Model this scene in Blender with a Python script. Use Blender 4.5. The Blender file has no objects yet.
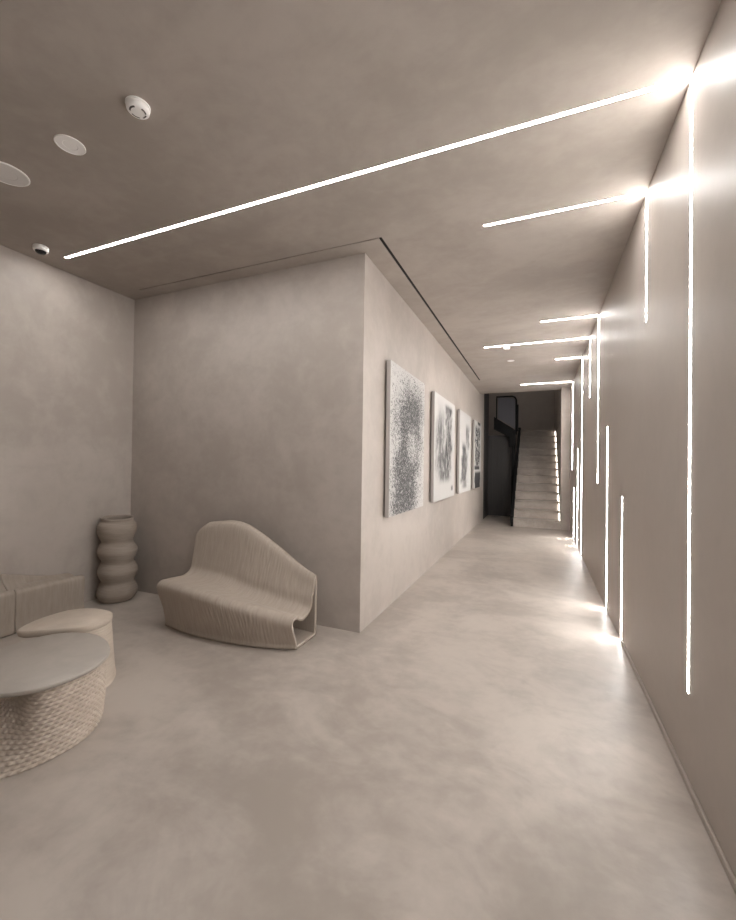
import bpy, bmesh, math, random
from math import sin, cos, pi, exp
from mathutils import Vector, Matrix, noise as mnoise

random.seed(4)
S = bpy.context.scene
COL = S.collection

# room dimensions in metres: Y runs down the corridor, X to the right, Z up
H = 3.505            # ceiling
XR = 0.682           # right wall
XP = -1.51           # corridor face of the partition
YP = 3.444           # front face of the partition
XL = -4.558          # left wall of the alcove
YB = -3.2            # wall behind the viewer
YE = 11.42           # end of the corridor ceiling
LED_STRENGTH = 30.0

# ------------------------------------------------------------------ helpers
def link(name, bm, mat, parent=None, smooth=False):
    me = bpy.data.meshes.new(name)
    bmesh.ops.recalc_face_normals(bm, faces=bm.faces[:])
    bm.to_mesh(me); bm.free()
    if mat: me.materials.append(mat)
    if smooth:
        for p in me.polygons: p.use_smooth = True
    o = bpy.data.objects.new(name, me)
    COL.objects.link(o)
    if parent: o.parent = parent
    return o

def tag(o, label=None, cat=None, group=None, kind=None):
    if label: o['label'] = label
    if cat: o['category'] = cat
    if group: o['group'] = group
    if kind: o['kind'] = kind
    return o

def empty(name, loc, label, cat, group=None):
    o = bpy.data.objects.new(name, None)
    o.empty_display_size = .1
    COL.objects.link(o); o.location = loc
    return tag(o, label, cat, group)

def box(bm, x0, x1, y0, y1, z0, z1):
    v = [bm.verts.new((x, y, z)) for z in (z0, z1) for y in (y0, y1) for x in (x0, x1)]
    for f in ((0,2,3,1),(4,5,7,6),(0,1,5,4),(2,6,7,3),(0,4,6,2),(1,3,7,5)):
        bm.faces.new([v[i] for i in f])

def bevel(bm, w, seg=2):
    bmesh.ops.bevel(bm, geom=bm.edges[:], offset=w, segments=seg, affect='EDGES', profile=.5)

def ring_loft(bm, rings, cap0=False, cap1=False, closed=True):
    """rings: list of lists of points, the same count in each."""
    vs = [[bm.verts.new(p) for p in r] for r in rings]
    n = len(rings[0])
    for a, b in zip(vs[:-1], vs[1:]):
        for i in range(n if closed else n-1):
            j = (i+1) % n
            bm.faces.new((a[i], a[j], b[j], b[i]))
    if cap0: bm.faces.new(vs[0][::-1])
    if cap1: bm.faces.new(vs[-1])
    return vs

def lathe(bm, prof, seg=64, cx=0, cy=0, cz=0, up=1, cap0=False, cap1=False):
    rings = [[(cx + r*cos(2*pi*i/seg), cy + r*sin(2*pi*i/seg), cz + up*z) for i in range(seg)] for r, z in prof]
    return ring_loft(bm, rings, cap0, cap1)

def tube(bm, pts, r, seg=10):
    pts = [Vector(p) for p in pts]
    rings = []
    for i, p in enumerate(pts):
        t = (pts[min(i+1, len(pts)-1)] - pts[max(i-1, 0)]).normalized()
        a = t.orthogonal().normalized() if abs(t.y) > .9 else t.cross(Vector((0, 1, 0))).normalized()
        b = t.cross(a)
        rings.append([p + a*(r*cos(2*pi*k/seg)) + b*(r*sin(2*pi*k/seg)) for k in range(seg)])
    ring_loft(bm, rings, True, True)

def catmull(cs, n, closed=True):
    """n points along a Catmull-Rom curve through the tuples cs, even in arc length."""
    m = len(cs); dense = []
    segs = m if closed else m-1
    K = 40
    for i in range(segs):
        g = (lambda k: cs[k % m]) if closed else (lambda k: cs[min(max(k, 0), m-1)])
        p0, p1, p2, p3 = g(i-1), g(i), g(i+1), g(i+2)
        for k in range(K):
            t = k/K
            dense.append(tuple(.5*((2*b) + (-a+c)*t + (2*a-5*b+4*c-d)*t*t + (-a+3*b-3*c+d)*t**3)
                               for a, b, c, d in zip(p0, p1, p2, p3)))
    if not closed: dense.append(tuple(cs[-1]))
    else: dense.append(dense[0])
    L = [0]
    for a, b in zip(dense[:-1], dense[1:]): L.append(L[-1] + math.dist(a, b))
    out = []; j = 0
    tot = L[-1]
    for k in range(n):
        s = tot*k/(n if closed else n-1)
        while j < len(L)-2 and L[j+1] < s: j += 1
        u = (s-L[j])/max(L[j+1]-L[j], 1e-9)
        out.append(tuple(a+(b-a)*u for a, b in zip(dense[j], dense[j+1])))
    return out

def interp(xs, ys, x):
    """smooth (monotone-ish cubic) interpolation"""
    n = len(xs)
    if x <= xs[0]: return ys[0]
    if x >= xs[-1]: return ys[-1]
    i = max(k for k in range(n-1) if xs[k] <= x)
    def slope(k):
        if k == 0: return (ys[1]-ys[0])/(xs[1]-xs[0])
        if k == n-1: return (ys[-1]-ys[-2])/(xs[-1]-xs[-2])
        return (ys[k+1]-ys[k-1])/(xs[k+1]-xs[k-1])
    h = xs[i+1]-xs[i]; t = (x-xs[i])/h
    return ((2*t**3-3*t*t+1)*ys[i] + (t**3-2*t*t+t)*h*slope(i) + (-2*t**3+3*t*t)*ys[i+1] + (t**3-t*t)*h*slope(i+1))

# ------------------------------------------------------------------ materials
class Nodes:
    def __init__(self, name):
        self.m = bpy.data.materials.new(name); self.m.use_nodes = True
        self.t = self.m.node_tree; self.b = self.t.nodes['Principled BSDF']
        self.tc = self.t.nodes.new('ShaderNodeTexCoord')
    def put(self, sock, v):
        if isinstance(v, bpy.types.NodeSocket): self.t.links.new(v, sock)
        else: sock.default_value = v
    def math(self, op, a, b=0.0, c=None, clamp=False):
        n = self.t.nodes.new('ShaderNodeMath'); n.operation = op; n.use_clamp = clamp
        self.put(n.inputs[0], a); self.put(n.inputs[1], b)
        if c is not None: self.put(n.inputs[2], c)
        return n.outputs[0]
    def mapping(self, vec, scale=(1,1,1), rot=(0,0,0), loc=(0,0,0)):
        n = self.t.nodes.new('ShaderNodeMapping'); self.put(n.inputs[0], vec)
        n.inputs['Scale'].default_value = scale; n.inputs['Rotation'].default_value = rot; n.inputs['Location'].default_value = loc
        return n.outputs[0]
    def noise(self, vec, scale, detail=4, rough=.55, dist=0.0):
        n = self.t.nodes.new('ShaderNodeTexNoise'); self.put(n.inputs['Vector'], vec)
        n.inputs['Scale'].default_value = scale; n.inputs['Detail'].default_value = detail
        n.inputs['Roughness'].default_value = rough; n.inputs['Distortion'].default_value = dist
        return n.outputs[0]
    def ramp(self, fac, lo, hi, c0, c1):
        n = self.t.nodes.new('ShaderNodeMapRange'); n.interpolation_type = 'SMOOTHSTEP'
        self.put(n.inputs[0], fac); self.put(n.inputs[1], lo); self.put(n.inputs[2], hi)
        self.put(n.inputs[3], c0); self.put(n.inputs[4], c1)
        return n.outputs[0]
    def mix(self, fac, a, b):
        n = self.t.nodes.new('ShaderNodeMix'); n.data_type = 'RGBA'
        self.put(n.inputs[0], fac)
        for k, v in ((6, a), (7, b)):
            if isinstance(v, tuple) and len(v) == 3: v = (*v, 1)
            self.put(n.inputs[k], v)
        return n.outputs[2]
    def bump(self, h, strength, dist):
        n = self.t.nodes.new('ShaderNodeBump'); n.inputs['Strength'].default_value = strength
        n.inputs['Distance'].default_value = dist; self.put(n.inputs['Height'], h)
        self.put(self.b.inputs['Normal'], n.outputs[0])
    def sep(self, vec):
        n = self.t.nodes.new('ShaderNodeSeparateXYZ'); self.put(n.inputs[0], vec); return n.outputs
    def comb(self, x, y, z):
        n = self.t.nodes.new('ShaderNodeCombineXYZ')
        for i, v in enumerate((x, y, z)): self.put(n.inputs[i], v)
        return n.outputs[0]
    def set(self, **k):
        for a, v in k.items():
            a = a.replace('_', ' ')
            if isinstance(v, tuple) and len(v) == 3: v = (*v, 1)
            self.put(self.b.inputs[a], v)
        return self.m

def plain(name, col, rough=.5, metal=0.0):
    n = Nodes(name)
    return n.set(Base_Color=col, Roughness=rough, Metallic=metal)

def microcement(name, light, dark, rough, scale=.55, contrast=1.0, rvar=.08, spec=.5, bump=.012):
    n = Nodes(name); v = n.tc.outputs['Object']
    big = n.noise(v, scale, 5, .6, .6)
    mid = n.noise(n.mapping(v, (1, 1.5, 1.2), (.3, .2, .6)), scale*3.6, 5, .62, .45)
    sm = n.noise(v, scale*17, 4, .6, .3)
    f = n.math('ADD', n.math('MULTIPLY', big, .5), n.math('ADD', n.math('MULTIPLY', mid, .36), n.math('MULTIPLY', sm, .14)))
    w = .13/contrast
    f = n.ramp(f, .5-w, .5+w, 0.0, 1.0)
    c = n.mix(f, dark, light)
    r = n.ramp(mid, .3, .7, rough-rvar, rough+rvar)
    if bump: n.bump(n.math('ADD', n.math('MULTIPLY', mid, .8), n.math('MULTIPLY', sm, .2)), .05, bump)
    return n.set(Base_Color=c, Roughness=r, Specular_IOR_Level=spec)

M = {}
M['wall'] = microcement('wall_microcement', (.455, .405, .367), (.375, .330, .295), .5, .6, 1.2, .06, .3)
M['gloss_wall'] = microcement('polished_wall_microcement', (.44, .392, .354), (.39, .345, .311), .43, .7, .9, .03, .2, .0)
M['ceiling'] = microcement('ceiling_microcement', (.43, .382, .343), (.355, .312, .278), .7, .6, 1.1, .06, .16)
M['floor'] = microcement('floor_microcement', (.47, .418, .374), (.33, .288, .254), .38, .5, 1.3, .06, .45)
M['dark_wall'] = microcement('stair_hall_plaster', (.44, .39, .36), (.37, .33, .30), .55, .5)
M['panel'] = plain('dark_panel_and_shade', (.042, .038, .037), .55)
M['stair'] = microcement('stair_stone', (.42, .37, .33), (.33, .288, .254), .5, 2.2)
M['black'] = Nodes('black_steel').set(Base_Color=(.005, .005, .0055), Roughness=.55, Specular_IOR_Level=.15)
M['gap_shade'] = plain('groove_shade', (.012, .010, .009), .9)
M['white'] = plain('white_plastic', (.93, .91, .89), .4)
M['grille'] = plain('speaker_grille', (.68, .66, .64), .6)
M['slot'] = plain('detector_slot', (.10, .09, .085), .6)
M['lens'] = plain('dark_camera_dome', (.012, .012, .014), .12)
M['canvas_edge'] = plain('canvas_edge', (.40, .37, .355), .8)
def glassy():
    n = Nodes('frosted_glass')
    return n.set(Base_Color=(.20, .20, .225), Roughness=.35, Transmission_Weight=.5, IOR=1.3, Specular_IOR_Level=.2)
M['glass'] = glassy()

def led():
    n = Nodes('led_diffuser')
    return n.set(Base_Color=(.9, .9, .9), Emission_Color=(1.0, .972, .94), Emission_Strength=LED_STRENGTH)
M['led'] = led()
def sled():
    n = Nodes('stair_led')
    return n.set(Base_Color=(.9, .9, .9), Emission_Color=(1.0, .93, .84), Emission_Strength=2.2)
M['stair_led'] = sled()

def printed(name, light, dark, axis_scale, rough=.75):
    """extruded sand / clay print: fine grain with faint lines"""
    n = Nodes(name); v = n.tc.outputs['Object']
    a = n.noise(n.mapping(v, axis_scale), 1.0, 4, .6, .2)
    g = n.noise(v, 160, 2, .5)
    f = n.math('ADD', n.math('MULTIPLY', a, .75), n.math('MULTIPLY', g, .25))
    c = n.mix(n.ramp(f, .3, .7, 0.0, 1.0), dark, light)
    n.bump(f, .16, .004)
    return n.set(Base_Color=c, Roughness=rough, Specular_IOR_Level=.35)
M['bench'] = printed('printed_bench', (.435, .374, .32), (.375, .32, .27), (60, 6, 6))
M['sofa'] = printed('printed_sofa', (.36, .308, .262), (.31, .263, .222), (6, 40, 6))
M['vase'] = printed('printed_vase', (.34, .288, .245), (.27, .226, .19), (6, 6, 90))
M['weave'] = printed('woven_table_base', (.56, .485, .415), (.43, .36, .30), (12, 12, 40))
M['side'] = printed('printed_side_table', (.56, .485, .41), (.47, .40, .335), (8, 8, 60))
def tabletop():
    n = Nodes('grey_stone_tabletop'); v = n.tc.outputs['Object']
    c = n.mix(n.ramp(n.noise(v, 5, 5, .6, .5), .3, .7, 0.0, 1.0), (.37, .335, .30), (.43, .39, .35))
    return n.set(Base_Color=c, Roughness=.42)
M['tabletop'] = tabletop()

# ------------------------------------------------------------------ the setting
def structure(name, bm, mat):
    return tag(link(name, bm, mat), kind='structure')

bm = bmesh.new(); box(bm, -5.2, 1.2, YB-.2, 17.2, -.2, 0); structure('floor', bm, M['floor'])

# ceiling with a shadow gap running round the partition
GW = .03
gy0, gy1 = 3.256, 3.256+.013       # gap in front of the partition
gx0, gx1 = -1.29-GW/2, -1.29+GW/2
bm = bmesh.new(); t = .07
box(bm, -5.2, 1.2, YB-.2, YE, H+t, H+.3)
box(bm, -5.2, 1.2, YB-.2, gy0, H, H+t)
box(bm, -5.2, -4.254, gy0, gy1, H, H+t); box(bm, gx1, 1.2, gy0, gy1, H, H+t)
box(bm, -5.2, gx0, gy1, 9.6, H, H+t); box(bm, gx1, 1.2, gy1, 9.6, H, H+t)
box(bm, -5.2, 1.2, 9.6, YE, H, H+t)
structure('ceiling', bm, M['ceiling'])
bm = bmesh.new()
box(bm, -4.254, gx1, gy0, gy1, H+.006, H+t-.001); box(bm, gx0, gx1, gy1+.001, 9.6, H+.006, H+t-.001)  # near-black strip fills the gap and stands in for the shade inside
structure('trim_shade_1', bm, M['gap_shade'])

bm = bmesh.new(); box(bm, XL-.25, XL, YB-.2, YP+.2, 0, H); structure('wall_left', bm, M['wall'])
bm = bmesh.new(); box(bm, XL-.25, XP, YP, 13.3, 0, H)
box(bm, XL-.25, XP, YE+.002, 13.3, H, 6.0); structure('wall_center', bm, M['wall'])
bm = bmesh.new(); box(bm, XR, XR+.3, YB-.2, 11.1, 0, H)
structure('wall_right', bm, M['gloss_wall'])
bm = bmesh.new(); box(bm, .475, XR+.3, 11.1, 17.2, 0, 6.0) ; structure('wall_stair', bm, M['wall'])
bm = bmesh.new(); box(bm, XL-.25, XR+.3, YB-.2, YB, 0, H); structure('wall_back', bm, M['wall'])
# stair hall: end wall, the dark wall left of the stairs, roof
bm = bmesh.new(); box(bm, -2.2, .475, 16.4, 16.6, 0, 6.0)
structure('wall_end', bm, M['dark_wall'])
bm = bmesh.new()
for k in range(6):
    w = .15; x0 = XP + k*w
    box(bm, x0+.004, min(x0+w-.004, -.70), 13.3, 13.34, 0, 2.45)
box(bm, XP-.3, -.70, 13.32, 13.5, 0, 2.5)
box(bm, XP-.01, XP+.012, 12.25, 13.3, 0, 5.95)  # dark sheet laid over the partition's far end, standing in for shade
structure('wall_recess_and_shade', bm, M['panel'])
bm = bmesh.new(); box(bm, -2.2, XR+.3, YE, 17.2, 6.0, 6.2); structure('ceiling_stair', bm, M['dark_wall'])
bm = bmesh.new(); box(bm, -2.2, XR+.3, YE-.2, YE, H+.3, 6.0); structure('wall_upper', bm, M['dark_wall'])
bm = bmesh.new(); box(bm, -2.2, -2.0, 13.5, 16.6, 0, 6.0); structure('wall_landing', bm, M['dark_wall'])
bm = bmesh.new(); box(bm, XR-.012, XR, YB, 4.2, 0, .035); bevel(bm, .003, 1)
structure('baseboard_right', bm, M['gloss_wall'])

# ------------------------------------------------------------------ linear lights
LW = .021
def strip_ceiling(x0, x1, y):
    bm = bmesh.new(); box(bm, x0, x1, y-LW/2, y+LW/2, H-.0008, H+.004); return bm
def strip_wall(y, z0, z1, w=LW):
    bm = bmesh.new(); box(bm, XR-.0008, XR+.004, y-w/2, y+w/2, z0, z1); return bm

L_LIGHTS = [  # ceiling start x, y, wall end z, label
 (-4.246, 2.478, .448, 'longest white linear light, crossing the whole ceiling and dropping down the nearest right wall'),
 (-.438, 3.408, 2.585, 'second nearest linear light, short on the ceiling with a short drop on the right wall'),
 (-.004, 5.965, 1.348, 'linear light in front of the corridor smoke detector, its wall leg ending at mid height'),
 (-.866, 6.95, 2.60, 'linear light running just before the small corridor smoke detector, with short wall leg'),
 (.248, 8.15, .02, 'short ceiling linear light behind the corridor detector, its wall leg reaching the floor'),
 (-.432, 10.42, 1.48, 'farthest linear light, crossing the ceiling just before the staircase opening'),
]
for x0, y, z0, lab in L_LIGHTS:
    r = empty('linear_light', (XR, y, H), lab, 'light', 'linear lights bent from ceiling to wall')
    for nm, b in (('ceiling_diffuser', strip_ceiling(x0, XR-.012, y)), ('wall_diffuser', strip_wall(y, z0, H-.012))):
        o = link(nm, b, M['led'], r); o.matrix_parent_inverse = Matrix.Translation(-r.location)
for x0, y, z0, lab in ((-.3, .35, .6, 'added unseen linear light above the viewer, brightening the foreground floor'),):  # unseen L-shaped light added as fill for the foreground
    r = empty('linear_light', (XR, y, H), lab, 'light', 'linear lights bent from ceiling to wall')
    for nm, b in (('ceiling_diffuser', strip_ceiling(x0, XR-.012, y)), ('wall_diffuser', strip_wall(y, z0, H-.012))):
        o = link(nm, b, M['led'], r); o.matrix_parent_inverse = Matrix.Translation(-r.location)
W_LIGHTS = [
 (4.262, .0, 1.288, 'nearest vertical wall light rising from the floor, the shortest of the floor-standing pair'),
 (5.15, .0, 1.995, 'taller vertical wall light rising from the floor, second from the viewer'),
 (8.95, .0, 1.90, 'vertical wall light from the floor, just beyond the full-height linear light'),
 (9.86, .0, 1.097, 'farthest short vertical wall light rising from the floor near the stairs'),
]
for y, z0, z1, lab in W_LIGHTS:
    o = link('wall_strip_light', strip_wall(y, z0+.012, z1), M['led'])
    tag(o, lab, 'light', 'vertical strip lights on the right wall')

# ------------------------------------------------------------------ ceiling devices
def smoke_detector(x, y, r, label, detail=True):
    t = empty('smoke_detector', (x, y, H), label, 'smoke detector')
    bm = bmesh.new(); lathe(bm, [(0.001, 0), (r*1.0, 0), (r*1.0, .008), (r*.97, .010), (r*.6, .010)], 48, up=-1)
    link('base', bm, M['white'], t, False)
    bm = bmesh.new()
    lathe(bm, [(r*.9, .008), (r*.95, .02), (r*.92, .03), (r*.82, .036), (r*.55, .039), (r*.2, .040), (.001, .040)], 48, up=-1)
    link('cover', bm, M['white'], t, True)
    if detail:
        for a0, a1, rr in ((-.2, .75, .62), (1.0, 1.75, .62), (2.2, 3.3, .62), (3.9, 5.2, .62)):
            bm = bmesh.new(); n = 10; rings = []
            for i in range(n+1):
                a = a0+(a1-a0)*i/n
                rings.append([(r*(rr+d)*cos(a), r*(rr+d)*sin(a), -(.0415-e)) for d, e in ((-.06, .0), (.06, .003), (.06, .012), (-.06, .012))])
            ring_loft(bm, rings, True, True); link('vent_slot', bm, M['slot'], t)
    return t
smoke_detector(-2.055, 1.55, .062, 'round white smoke detector with dark slots on the near ceiling')
smoke_detector(-.52, 7.035, .052, 'small white smoke detector hanging from the corridor ceiling', False)

def ceiling_speaker(x, y, r, name, label, face, ring=.86):
    t = empty(name, (x, y, H), label, 'ceiling speaker')
    bm = bmesh.new(); lathe(bm, [(r, -.002), (r, .004), (r*.97, .007), (r*ring, .007), (r*ring, -.002)], 64, up=-1)
    link('rim', bm, M['white'], t)
    bm = bmesh.new(); lathe(bm, [(r*ring-.0005, .0045), (r*.5, .005), (r*.46, .0035), (r*.2, .0035), (.001, .0035)], 64, up=-1)
    link('grille', bm, face, t)
    return t
ceiling_speaker(-2.703, 1.588, .082, 'ceiling_speaker', 'small flush round white speaker between smoke detector and larger disc', M['white'], .9)
ceiling_speaker(-3.387, 1.583, .131, 'ceiling_speaker', 'larger flush round ceiling speaker with grey face at the left photo edge', M['grille'], .93)
ceiling_speaker(-.515, 7.98, .062, 'ceiling_speaker', 'tiny flush white disc on corridor ceiling beyond the hanging detector', M['white'], .9)

t = empty('ceiling_camera', (-4.245, 2.262, H), 'small white dome security camera on the ceiling by the left wall', 'security camera')
bm = bmesh.new(); lathe(bm, [(.001, -.003), (.058, -.003), (.06, .006), (.06, .03), (.056, .04), (.046, .045), (.043, .043)], 48, up=-1)
link('housing', bm, M['white'], t, True)
bm = bmesh.new(); lathe(bm, [(.0435, .040)] + [(.043*cos(a), .042+.028*sin(a)) for a in [k*pi/16 for k in range(8)]] + [(.001, .070)], 40, up=-1)
link('dome', bm, M['lens'], t, True)

# ------------------------------------------------------------------ paintings
def art_nodes(i):
    n = Nodes('abstract_painting_%d' % (i+1))
    g = n.tc.outputs['Generated']; x, y, z = n.sep(g)
    wob = n.noise(n.mapping(g, (1, 2.0, 3.0), loc=(i*3.1, 1, 2)), 1.6, 4, .6)
    wx = n.math('ADD', y, n.math('MULTIPLY', n.math('SUBTRACT', wob, .5), .45))
    white, ink = (.53, .515, .50), (.03, .029, .031)
    def band(coord, c, hw, soft):
        d = n.math('ABSOLUTE', n.math('SUBTRACT', coord, c))
        return n.ramp(d, hw, n.math('ADD', hw, soft), 1.0, 0.0)
    def span(a, b, s0, s1):
        return n.math('MULTIPLY', n.ramp(z, a, a+s0, 0.0, 1.0), n.ramp(z, b-s1, b, 1.0, 0.0))
    if i == 0:
        cen = n.math('ADD', .40, n.math('MULTIPLY', n.math('SUBTRACT', z, .1), .28))
        dens = n.math('MULTIPLY', band(wx, cen, .12, .5), span(-.1, 1.08, .16, .35))
        hole = band(n.math('ADD', n.math('MULTIPLY', n.math('SUBTRACT', z, .47), .9), .5), .5, .03, .14)
        hole = n.math('MULTIPLY', hole, band(y, .6, .04, .2))
        dens = n.math('SUBTRACT', dens, n.math('MULTIPLY', hole, .5), clamp=True)
        sp = n.noise(n.mapping(g, (1, 40, 52)), 1.0, 3, .75, 1.2)
        sp2 = n.noise(n.mapping(g, (1, 90, 110), loc=(5, 3, 1)), 1.0, 2, .7, .6)
        s = n.math('ADD', n.math('MULTIPLY', sp, .65), n.math('MULTIPLY', sp2, .35))
        th = n.math('SUBTRACT', .60, n.math('MULTIPLY', dens, .165))
        f = n.ramp(s, n.math('SUBTRACT', th, .05), n.math('ADD', th, .05), 0.0, .95)
        wash = n.math('MULTIPLY', dens, .25)
        f = n.math('MAXIMUM', f, wash)
    elif i == 1:
        st = n.noise(n.mapping(g, (1, 16, 3)), 1.0, 5, .65, .9)
        st2 = n.noise(n.mapping(g, (1, 30, 12), loc=(2, 7, 1)), 1.0, 4, .7, .6)
        l = n.math('MULTIPLY', band(wx, .27, .07, .2), span(.18, 1.0, .2, .35))
        r = n.math('MULTIPLY', band(wx, .66, .07, .16), span(.18, .97, .15, .06))
        b = n.math('MULTIPLY', band(wx, .46, .2, .2), span(.13, .62, .1, .25))
        sp = n.math('MULTIPLY', band(y, .86, .02, .06), span(.05, .13, .03, .03))
        d = n.math('MAXIMUM', n.math('MAXIMUM', n.math('MULTIPLY', l, .85), r), n.math('MAXIMUM', n.math('MULTIPLY', b, .9), sp))
        s = n.math('ADD', n.math('MULTIPLY', st, .55), n.math('MULTIPLY', st2, .45))
        f = n.math('MULTIPLY', d, n.ramp(s, .40, .54, .25, 1.0))
    elif i == 2:
        st = n.noise(n.mapping(g, (1, 12, 4), (.5, 0, 0)), 1.0, 5, .65, .8)
        dg = n.math('SUBTRACT', wx, n.math('MULTIPLY', z, .55))
        a = n.math('MULTIPLY', band(dg, .24, .15, .18), span(.08, .56, .1, .15))
        a2 = n.math('MULTIPLY', band(wx, .32, .08, .14), span(.2, .66, .1, .12))
        c = n.math('MULTIPLY', band(wx, .66, .06, .12), span(.5, .9, .1, .12))
        low = n.math('MULTIPLY', band(wx, .45, .1, .2), span(.03, .22, .05, .1))
        d = n.math('MAXIMUM', n.math('MAXIMUM', a, a2), n.math('MAXIMUM', n.math('MULTIPLY', c, .8), n.math('MULTIPLY', low, .6)))
        f = n.math('MULTIPLY', d, n.ramp(st, .36, .56, .3, 1.0))
    else:
        st = n.noise(n.mapping(g, (1, 5, 9)), 1.0, 5, .65, 1.4)
        bot = n.math('MULTIPLY', band(wx, .5, .36, .1), span(-.05, .27, .03, .06))
        bot2 = n.math('MULTIPLY', band(wx, .4, .3, .15), span(.26, .36, .03, .05))
        top = n.math('MULTIPLY', band(wx, .62, .14, .12), span(.93, 1.08, .05, .02))
        mid = n.math('MULTIPLY', band(wx, .46, .26, .2), span(.30, .97, .06, .1))
        f = n.math('MAXIMUM', n.math('MULTIPLY', mid, n.ramp(st, .43, .53, .12, 1.0)),
                   n.math('MULTIPLY', n.math('MAXIMUM', n.math('MAXIMUM', bot, bot2), top), n.ramp(st, .2, .34, .6, 1.0)))
    c = n.mix(f, white, ink)
    return n.set(Base_Color=c, Roughness=.7)
ARTS = [
 (4.00, 5.36, 'nearest tall abstract canvas with dense black speckles on white'),
 (5.93, 7.50, 'second abstract canvas with a grey brushed horseshoe smear on white'),
 (8.00, 9.42, 'third abstract canvas with a diagonal dark smear low on white'),
 (9.93, 11.10, 'farthest abstract canvas with a heavy black block at its foot'),
]
for i, (y0, y1, lab) in enumerate(ARTS):
    z0, z1 = .995, 2.645
    t = empty('hanging_canvas', (XP, (y0+y1)/2, z0), lab, 'painting', 'abstract canvases on the corridor wall')
    bm = bmesh.new(); box(bm, .021, .066, (y0-y1)/2, (y1-y0)/2, 0, z1-z0); bevel(bm, .004, 2)
    link('stretched_canvas', bm, M['canvas_edge'], t)
    bm = bmesh.new(); box(bm, .0005, .021, -.25, .25, 1.35, 1.41); link('wall_cleat', bm, M['canvas_edge'], t)
    bm = bmesh.new(); box(bm, .0655, .068, (y0-y1)/2+.004, (y1-y0)/2-.004, .004, z1-z0-.004)
    link('painted_face', bm, art_nodes(i), t)

# ------------------------------------------------------------------ staircase
t = empty('staircase', (-.08, 11.15, 0), 'straight beige staircase at the end of the corridor with black left side', 'staircase')
RISE, RUN, NS = .2135, .31, 13
SX0, SX1 = -.62, .472
for k in range(NS):
    bm = bmesh.new()
    y0 = k*RUN; y1 = (k+1)*RUN if k < NS-1 else 5.23
    z1 = (k+1)*RISE
    zb = 0 if k == 0 else max(0, z1-RISE-.06)
    box(bm, SX0+.08, SX1+.08, y0, y1, zb, z1-.045)
    box(bm, SX0+.08, SX1+.08, y0+.03, y1, z1-.045, z1-.0295)
    box(bm, SX0+.08, SX1+.08, y0-.03, y1-.001, z1-.0295, z1)
    link('step', bm, M['stair'], t)
# black stringer along the open left side
bm = bmesh.new()
prof = [(-.02, 0), (-.02, .25), ((NS-1)*RUN, NS*RISE+.10), ((NS-1)*RUN+.5, NS*RISE+.10), ((NS-1)*RUN+.5, NS*RISE-.3), (.45, 0)]
ring_loft(bm, [[(x, y, z) for y, z in prof] for x in (SX0+.08-.07, SX0+.08-.001)], True, True)
link('stringer', bm, M['black'], t)

# zig-zag light that follows the steps along the right-hand wall
bm = bmesh.new(); w = .022
xa, xb = SX1-.016, SX1-.002
for k in range(NS):
    y0 = 11.15 + k*RUN; z0 = k*RISE; z1 = z0+RISE
    if k: box(bm, xa, xb, y0-.027, y0-.003, z0+.004, z1-.06)
    if k < NS-1: box(bm, xb-.004, xb, y0+.0, y0+RUN-.030, z1+.001, z1+.008)
tag(link('stair_light', bm, M['stair_led']), 'glowing zigzag strip light following the right edge of the steps', 'light')

# black steel balustrade of the upper landing, left of the stairs
t = empty('balustrade', (-1.0, 13.0, 2.2), 'black steel balustrade with glass panel above the dark recess beside the stairs', 'balustrade')
bm = bmesh.new()
pr = [(-.31, 3.05-2.2), (.32, 2.63-2.2), (.32, 2.12-2.2), (.13, 2.12-2.2), (.13, 2.42-2.2), (-.31, 2.67-2.2)]
ring_loft(bm, [[(x, y, z) for x, z in pr] for y in (0, .08)], True, True)
link('stringer_plate', bm, M['black'], t)
pts = [(.33, .03, .3), (.33, .03, 1.2)] + [(.33-.14*(1-cos(a)), .03, 1.32+.14*sin(a)) for a in [k*pi/12 for k in range(7)]] + [(-.10, .03, 1.46), (-.25, .03, 1.46)]
bm = bmesh.new(); tube(bm, pts, .026); link('handrail', bm, M['black'], t, True)
for x in (-.235, .375):
    bm = bmesh.new(); box(bm, x-.018, x+.018, .01, .05, .40 if x > 0 else .8, 1.46 if x < 0 else 1.2); link('post', bm, M['black'], t)
bm = bmesh.new()
ring_loft(bm, [[(x, y, z) for x, z in ((-.2, .82), (.30, .48), (.30, 1.40), (-.2, 1.44))] for y in (.034, .044)], True, True)
link('glass_panel', bm, M['glass'], t)
bm = bmesh.new(); box(bm, .21, .31, .0, .08, -2.2, -.05); link('newel', bm, M['black'], t)

# ------------------------------------------------------------------ printed bench
def shell(name, stations, mat, parent, thick):
    bm = bmesh.new()
    ring_loft(bm, stations)
    o = link(name, bm, mat, parent, True)
    md = o.modifiers.new('thickness', 'SOLIDIFY'); md.thickness = thick; md.offset = -1; md.use_rim = True
    return o

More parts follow.
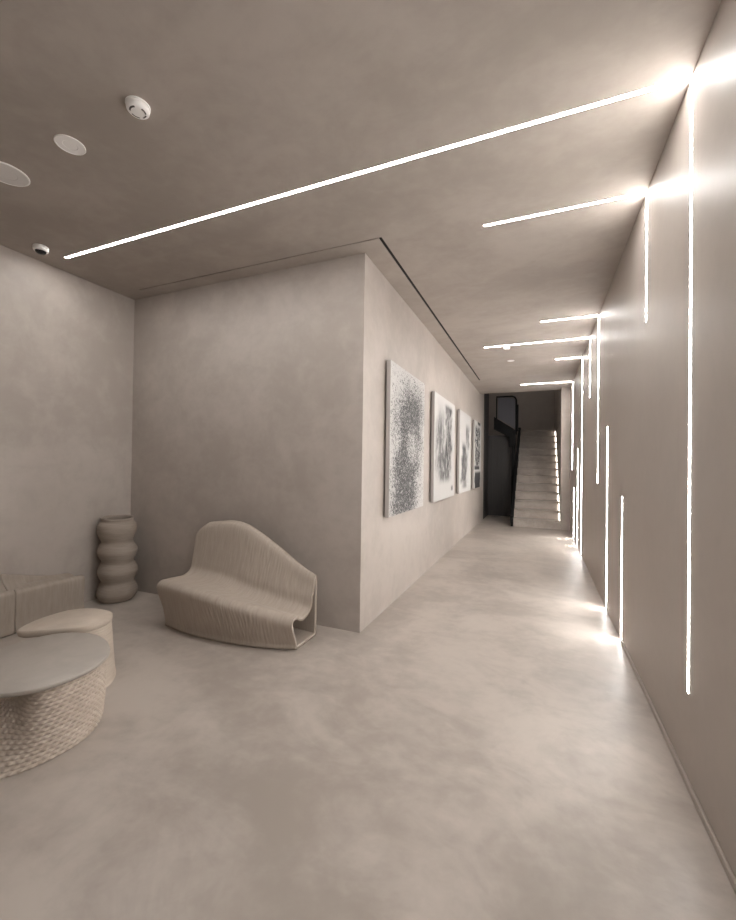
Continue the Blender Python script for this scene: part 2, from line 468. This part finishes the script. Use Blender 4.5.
def bench_profile(u):
    """closed (y, z) section of the bench at u = 0 (left) .. 1 (right)"""
    yf = interp([0, .28, .6, .85, 1], [2.835, 2.775, 2.785, 2.845, 2.912], u)
    yl = interp([0, .3, .6, 1], [2.765, 2.685, 2.70, 2.838], u)
    zl = interp([0, .3, .6, 1], [.43, .435, .385, .275], u)
    zs = interp([0, .3, .6, 1], [.425, .40, .33, .237], u)
    ys = interp([0, .3, .6, 1], [3.06, 3.03, 2.99, 3.02], u)
    zt = interp([0, .055, .1, .26, .37, .48, .69, .88, 1], [.835, .892, .915, .945, .94, .90, .755, .612, .54], u)
    yk = interp([0, .6, 1], [3.31, 3.29, 3.235], u)       # back plane
    yj = interp([0, .6, 1], [3.14, 3.09, 3.115], u)       # seat meets back
    yt = interp([0, .6, 1], [3.22, 3.21, 3.185], u)       # front of the crest
    cs = [(yf, .004), (yf-.012, .05), (yl*.55+yf*.45-.012, zl*.5), (yl-.002, zl-.055), (yl+.03, zl-.004),
          (yl+.09, zl+.0), ((yl+ys)/2+.03, (zl+zs)/2), (ys, zs), (yj, zs+.04), (yj+.028, zs+.13),
          ((yj+yt)/2+.018, (zs+zt)/2+.05), (yt, zt-.035), ((yt+yk)/2, zt), (yk, zt-.03), (yk+.0, zt*.5), (yk, .05), (yk-.02, .004),
          ((yf+yk)/2, .0035)]
    return cs

t = empty('bench', (-2.6, 3.05, 0), 'sculptural ribbed sand-coloured bench with sloping back against the grey wall', 'bench')
NU, NV = 250, 150
st = []
for i in range(NU+1):
    u = i/NU
    pr = catmull(bench_profile(u), NV)
    ring = []
    for k, (y, z) in enumerate(pr):
        a, b = pr[k-1], pr[(k+1) % NV]
        ny, nz = (b[1]-a[1]), -(b[0]-a[0]); l = math.hypot(ny, nz) or 1
        front = max(0, min(1, (3.24-y)/.05)) * max(0, min(1, z/.03))
        xl = -3.225 - .05*max(0, min(1, (y-2.72)/.5)) - .06*max(0, 1-abs(z-.38)/.2)*max(0, min(1, (3.0-y)/.2))
        x = xl + (-1.845-xl)*u
        wob = mnoise.noise(Vector((u*9, z*5, y*5)))*.9
        m = .2 + .8*exp(-((u-.64)/.22)**2)
        rough = mnoise.noise(Vector((u*85, z*9+3, y*9)))
        d = front*m*(.0008*sin(2*pi*(u*46+wob*1.4)) + .0036*rough)
        ring.append((x+2.6, y-3.05 - d*ny/l, max(z - d*nz/l, .003)))
    st.append(ring)
shell('seat_shell', st, M['bench'], t, .028)
bm = bmesh.new(); box(bm, -.016, .016, -.004, .002, -.006, .006); bevel(bm, .002, 1)
o = link('badge', bm, M['slot'], t); o.location = (.64, 2.822-3.05, .245); o.rotation_euler = (.1, 0, .1)

# ------------------------------------------------------------------ printed sofa bench on the left wall
def sofa_profile(y):
    zt = interp([.6, 1.4, 2.1, 2.5, 2.75], [.66, .61, .50, .40, .365], y)
    xf = interp([.6, 1.5, 2.2, 2.75], [-4.20, -4.24, -4.275, -4.265], y)
    zl = interp([.6, 2.0, 2.75], [.40, .39, .378], y)
    return [(xf, .004), (xf+.004, .12), (xf+.008, zl-.05), (xf-.012, zl-.006), (xf-.04, zl),
            (-4.38, zl-.03), (-4.44, zl-.02 + .3*max(0, zt-zl)), (-4.485, zt-.05 if zt-zl > .06 else zl-.008), (-4.51, max(zt, zl-.004)), (-4.54, max(zt, zl)-.02), (-4.545, .2), (-4.54, .006), (-4.4, .004)]
t = empty('sofa_bench', (-4.4, 1.7, 0), 'low ribbed beige sofa bench along the left wall', 'bench')
for y0, y1 in ((.62, 2.135), (2.141, 2.73)):
    st = []
    n = int((y1-y0)/.008)
    for i in range(n+1):
        y = y0+(y1-y0)*i/n
        pr = catmull(sofa_profile(y), 110)
        e = min(1, (y1-y)/.012, (y-y0)/.012 if y0 > 1 else 1)          # round the ends over
        cx, cz = -4.4, .2
        s = 1-.02*(1-math.sqrt(max(0, 1-(1-e)**2)))
        ring = []
        for k, (x, z) in enumerate(pr):
            d = .0007*sin(2*pi*(y*42 + mnoise.noise(Vector((z*4, y*6, 0)))*.8)) + .0012*mnoise.noise(Vector((y*60, z*8, 1)))
            d *= max(0, min(1, (x+4.5)/.05))
            ring.append((cx+(x-cx)*s + d + 4.4, y-1.7, max(cz+(z-cz)*s, .003)))
        st.append(ring)
    bm = bmesh.new(); ring_loft(bm, st, True, True)
    link('seat_section', bm, M['sofa'], t, True)

# ------------------------------------------------------------------ vase
bm = bmesh.new()
ctrl = [(.001, .002), (.14, .002), (.168, .015), (.205, .085), (.195, .15), (.166, .215), (.19, .27), (.206, .325), (.192, .38), (.166, .435),
        (.19, .49), (.208, .55), (.192, .60), (.164, .655), (.186, .71), (.204, .775), (.196, .84), (.166, .882), (.170, .908), (.162, .918), (.148, .91), (.145, .88), (.16, .8), (.15, .6), (.13, .4), (.001, .38)]
pr = catmull(ctrl, 420, False)
seg = 72; rings = []
for k, (r, z) in enumerate(pr):
    ring = []
    for i in range(seg):
        a = 2*pi*i/seg
        rr = r*(1 + .018*sin(a*2+z*4) + .012*sin(a*3-z*7)) + (.0016*sin(z*2*pi/.012) if r > .1 else 0)
        ring.append((max(rr, .0005)*cos(a)+.012*sin(z*5), max(rr, .0005)*sin(a), max(z + (.010*sin(a-.94) if z > .02 else 0), 0)))
    rings.append(ring)
ring_loft(bm, rings, True, True)
o = link('vase', bm, M['vase'], None, True); o.location = (-4.345, 3.135, 0); o.scale = (.96, .96, 1)
tag(o, 'tall clay floor vase with four stacked bulges in the alcove corner', 'vase')

# ------------------------------------------------------------------ woven round table
TZ = .395
t = empty('coffee_table', (-2.69, 1.44, 0), 'round low table with grey top and woven rope-textured base', 'table')
def polar(tab):
    tab = sorted((d % 360, r) for d, r in tab)
    xs = [d-360 for d, r in tab] + [d for d, r in tab] + [d+360 for d, r in tab]
    ys = [r for d, r in tab]*3
    return lambda a: interp(xs, ys, math.degrees(a) % 360)
top_r = polar([(180, .335), (152, .36), (136, .38), (104, .376), (75, .366), (55, .372), (35, .394), (13, .408), (-1, .406), (-22, .402), (-36, .387), (-55, .368), (-90, .37), (-135, .36)])
foot_r = polar([(180, .36), (120, .355), (75, .35), (50, .352), (32, .362), (9, .39), (-8, .40), (-21, .408), (-43, .427), (-65, .425), (-90, .405), (-135, .37)])
bm = bmesh.new(); seg = 128; rings = []
for s, z in ((0.002, TZ-.034), (.94, TZ-.034), (.94, TZ-.0225), (.985, TZ-.022), (.995, TZ-.018), (1.0, TZ-.008), (.998, TZ-.002), (.99, TZ), (0.002, TZ)):
    rings.append([(s*top_r(2*pi*i/seg)*cos(2*pi*i/seg), s*top_r(2*pi*i/seg)*sin(2*pi*i/seg), z) for i in range(seg)])
ring_loft(bm, rings, True, True); link('tabletop', bm, M['tabletop'], t, True)
bm = bmesh.new(); seg = 420; NL = 19; per = 9; rings = []
zt = TZ-.033
for k in range(NL*per+1):
    z = zt*k/(NL*per); h = k/(NL*per); lay = min(k//per, NL-1); ph = (k/per) - lay
    ring = []
    for i in range(seg):
        a = 2*pi*i/seg
        r = (top_r(a)*.94*h + foot_r(a)*.985*(1-h)) + .006*sin(pi*h)
        # the camera-left side leans in towards the top
        da = (a+1.14+pi) % (2*pi) - pi
        r *= 1 - (.66*h**1.1)*(1/(1+exp((abs(da)-.52)*11)))
        bumpz = sin(pi*ph)
        weave = .5+.5*sin(a*62 + lay*3.75 - ph*.8)
        r += .0125*bumpz*(.08+.92*weave) - .006
        ring.append((r*cos(a), r*sin(a), z+.001))
    rings.append(ring)
ring_loft(bm, rings, True, True); link('woven_base', bm, M['weave'], t, True)

# ------------------------------------------------------------------ leaf-shaped side table
SZ = .42
t = empty('side_table', (-2.95, 1.9, 0), 'leaf-shaped beige side table tucked behind the round woven table', 'table')
leaf = [(-3.155, 1.600), (-3.222, 1.650), (-3.275, 1.80), (-3.262, 1.985), (-3.15, 2.075), (-3.0, 2.095), (-2.905, 2.07), (-2.835, 1.985), (-2.822, 1.885), (-2.87, 1.80), (-2.963, 1.730), (-3.06, 1.655)]
lp = catmull(leaf, 120)
cx, cy = -3.0, 1.88
def ringat(s, z, pts=lp): return [(cx+(x-cx)*s+2.95, cy+(y-cy)*s-1.9, z) for x, y in pts]
bm = bmesh.new()
ring_loft(bm, [ringat(.004, SZ-.05), ringat(.93, SZ-.05), ringat(.985, SZ-.04), ringat(1.0, SZ-.02), ringat(.995, SZ-.006), ringat(.97, SZ), ringat(.004, SZ)], True, True)
link('tabletop', bm, M['side'], t, True)
base_top = [(-3.10, 1.84), (-3.17, 1.95), (-3.12, 2.05), (-3.0, 2.085), (-2.905, 2.062), (-2.84, 1.98), (-2.828, 1.887), (-2.87, 1.81), (-2.96, 1.79), (-3.03, 1.80)]
base_bot = [(-3.08, 1.86), (-3.14, 1.96), (-3.08, 2.08), (-2.97, 2.12), (-2.89, 2.09), (-2.795, 2.02), (-2.72, 1.925), (-2.715, 1.86), (-2.81, 1.845), (-2.95, 1.85)]
bt, bb = catmull(base_top, 120), catmull(base_bot, 120)
rings = []
for k in range(101):
    h = k/100; e = h**.75
    g = .0016*sin(2*pi*h*25)
    ring = []
    for (x0, y0), (x1, y1) in zip(bb, bt):
        x, y = x0+(x1-x0)*e, y0+(y1-y0)*e
        d = math.hypot(x-cx-.05, y-cy-.08) or 1
        ring.append((x+g*(x-cx-.05)/d+2.95, y+g*(y-cy-.08)/d-1.9, .001+h*(SZ-.046)))
    rings.append(ring)
ring_loft(bmesh_new := bmesh.new(), rings, True, True); link('pedestal', bmesh_new, M['side'], t, True)

ld = bpy.data.lights.new('stair_hall_fill', 'AREA'); ld.energy = 1.6; ld.size = .5; ld.color = (1, .93, .86)  # unseen area light added to lift the stair end wall
lo = bpy.data.objects.new('stair_hall_fill', ld); COL.objects.link(lo); lo.location = (-.3, 14.6, 5.9)

# ------------------------------------------------------------------ world, camera, view
w = bpy.data.worlds.new('dark'); S.world = w; w.use_nodes = True
w.node_tree.nodes['Background'].inputs[0].default_value = (0, 0, 0, 1)

f, yaw, pit, rol = 408.25, .398743, .0099776, .013985
F = Vector((-sin(yaw), cos(yaw), 0)); R = Vector((cos(yaw), sin(yaw), 0)); U = Vector((0, 0, 1))
F, U = F*cos(pit)+U*sin(pit), U*cos(pit)-F*sin(pit)
R, U = R*cos(rol)+U*sin(rol), U*cos(rol)-R*sin(rol)
cd = bpy.data.cameras.new('camera'); cam = bpy.data.objects.new('camera', cd); COL.objects.link(cam)
cd.sensor_fit = 'HORIZONTAL'; cd.sensor_width = 36; cd.lens = f/736*36; cd.clip_start = .02
cam.matrix_world = Matrix(((R.x, U.x, -F.x, 0), (R.y, U.y, -F.y, 0), (R.z, U.z, -F.z, 1.55), (0, 0, 0, 1)))
S.camera = cam
S.view_settings.view_transform = 'Standard'; S.view_settings.look = 'None'
S.view_settings.gamma = 1; S.view_settings.use_curve_mapping = False
S.view_settings.exposure = 2.2
S.cycles.filter_width = 1.5
S.cycles.max_bounces = 14; S.cycles.diffuse_bounces = 8; S.cycles.glossy_bounces = 5
S.cycles.sample_clamp_indirect = 6
S.cycles.use_denoising = True
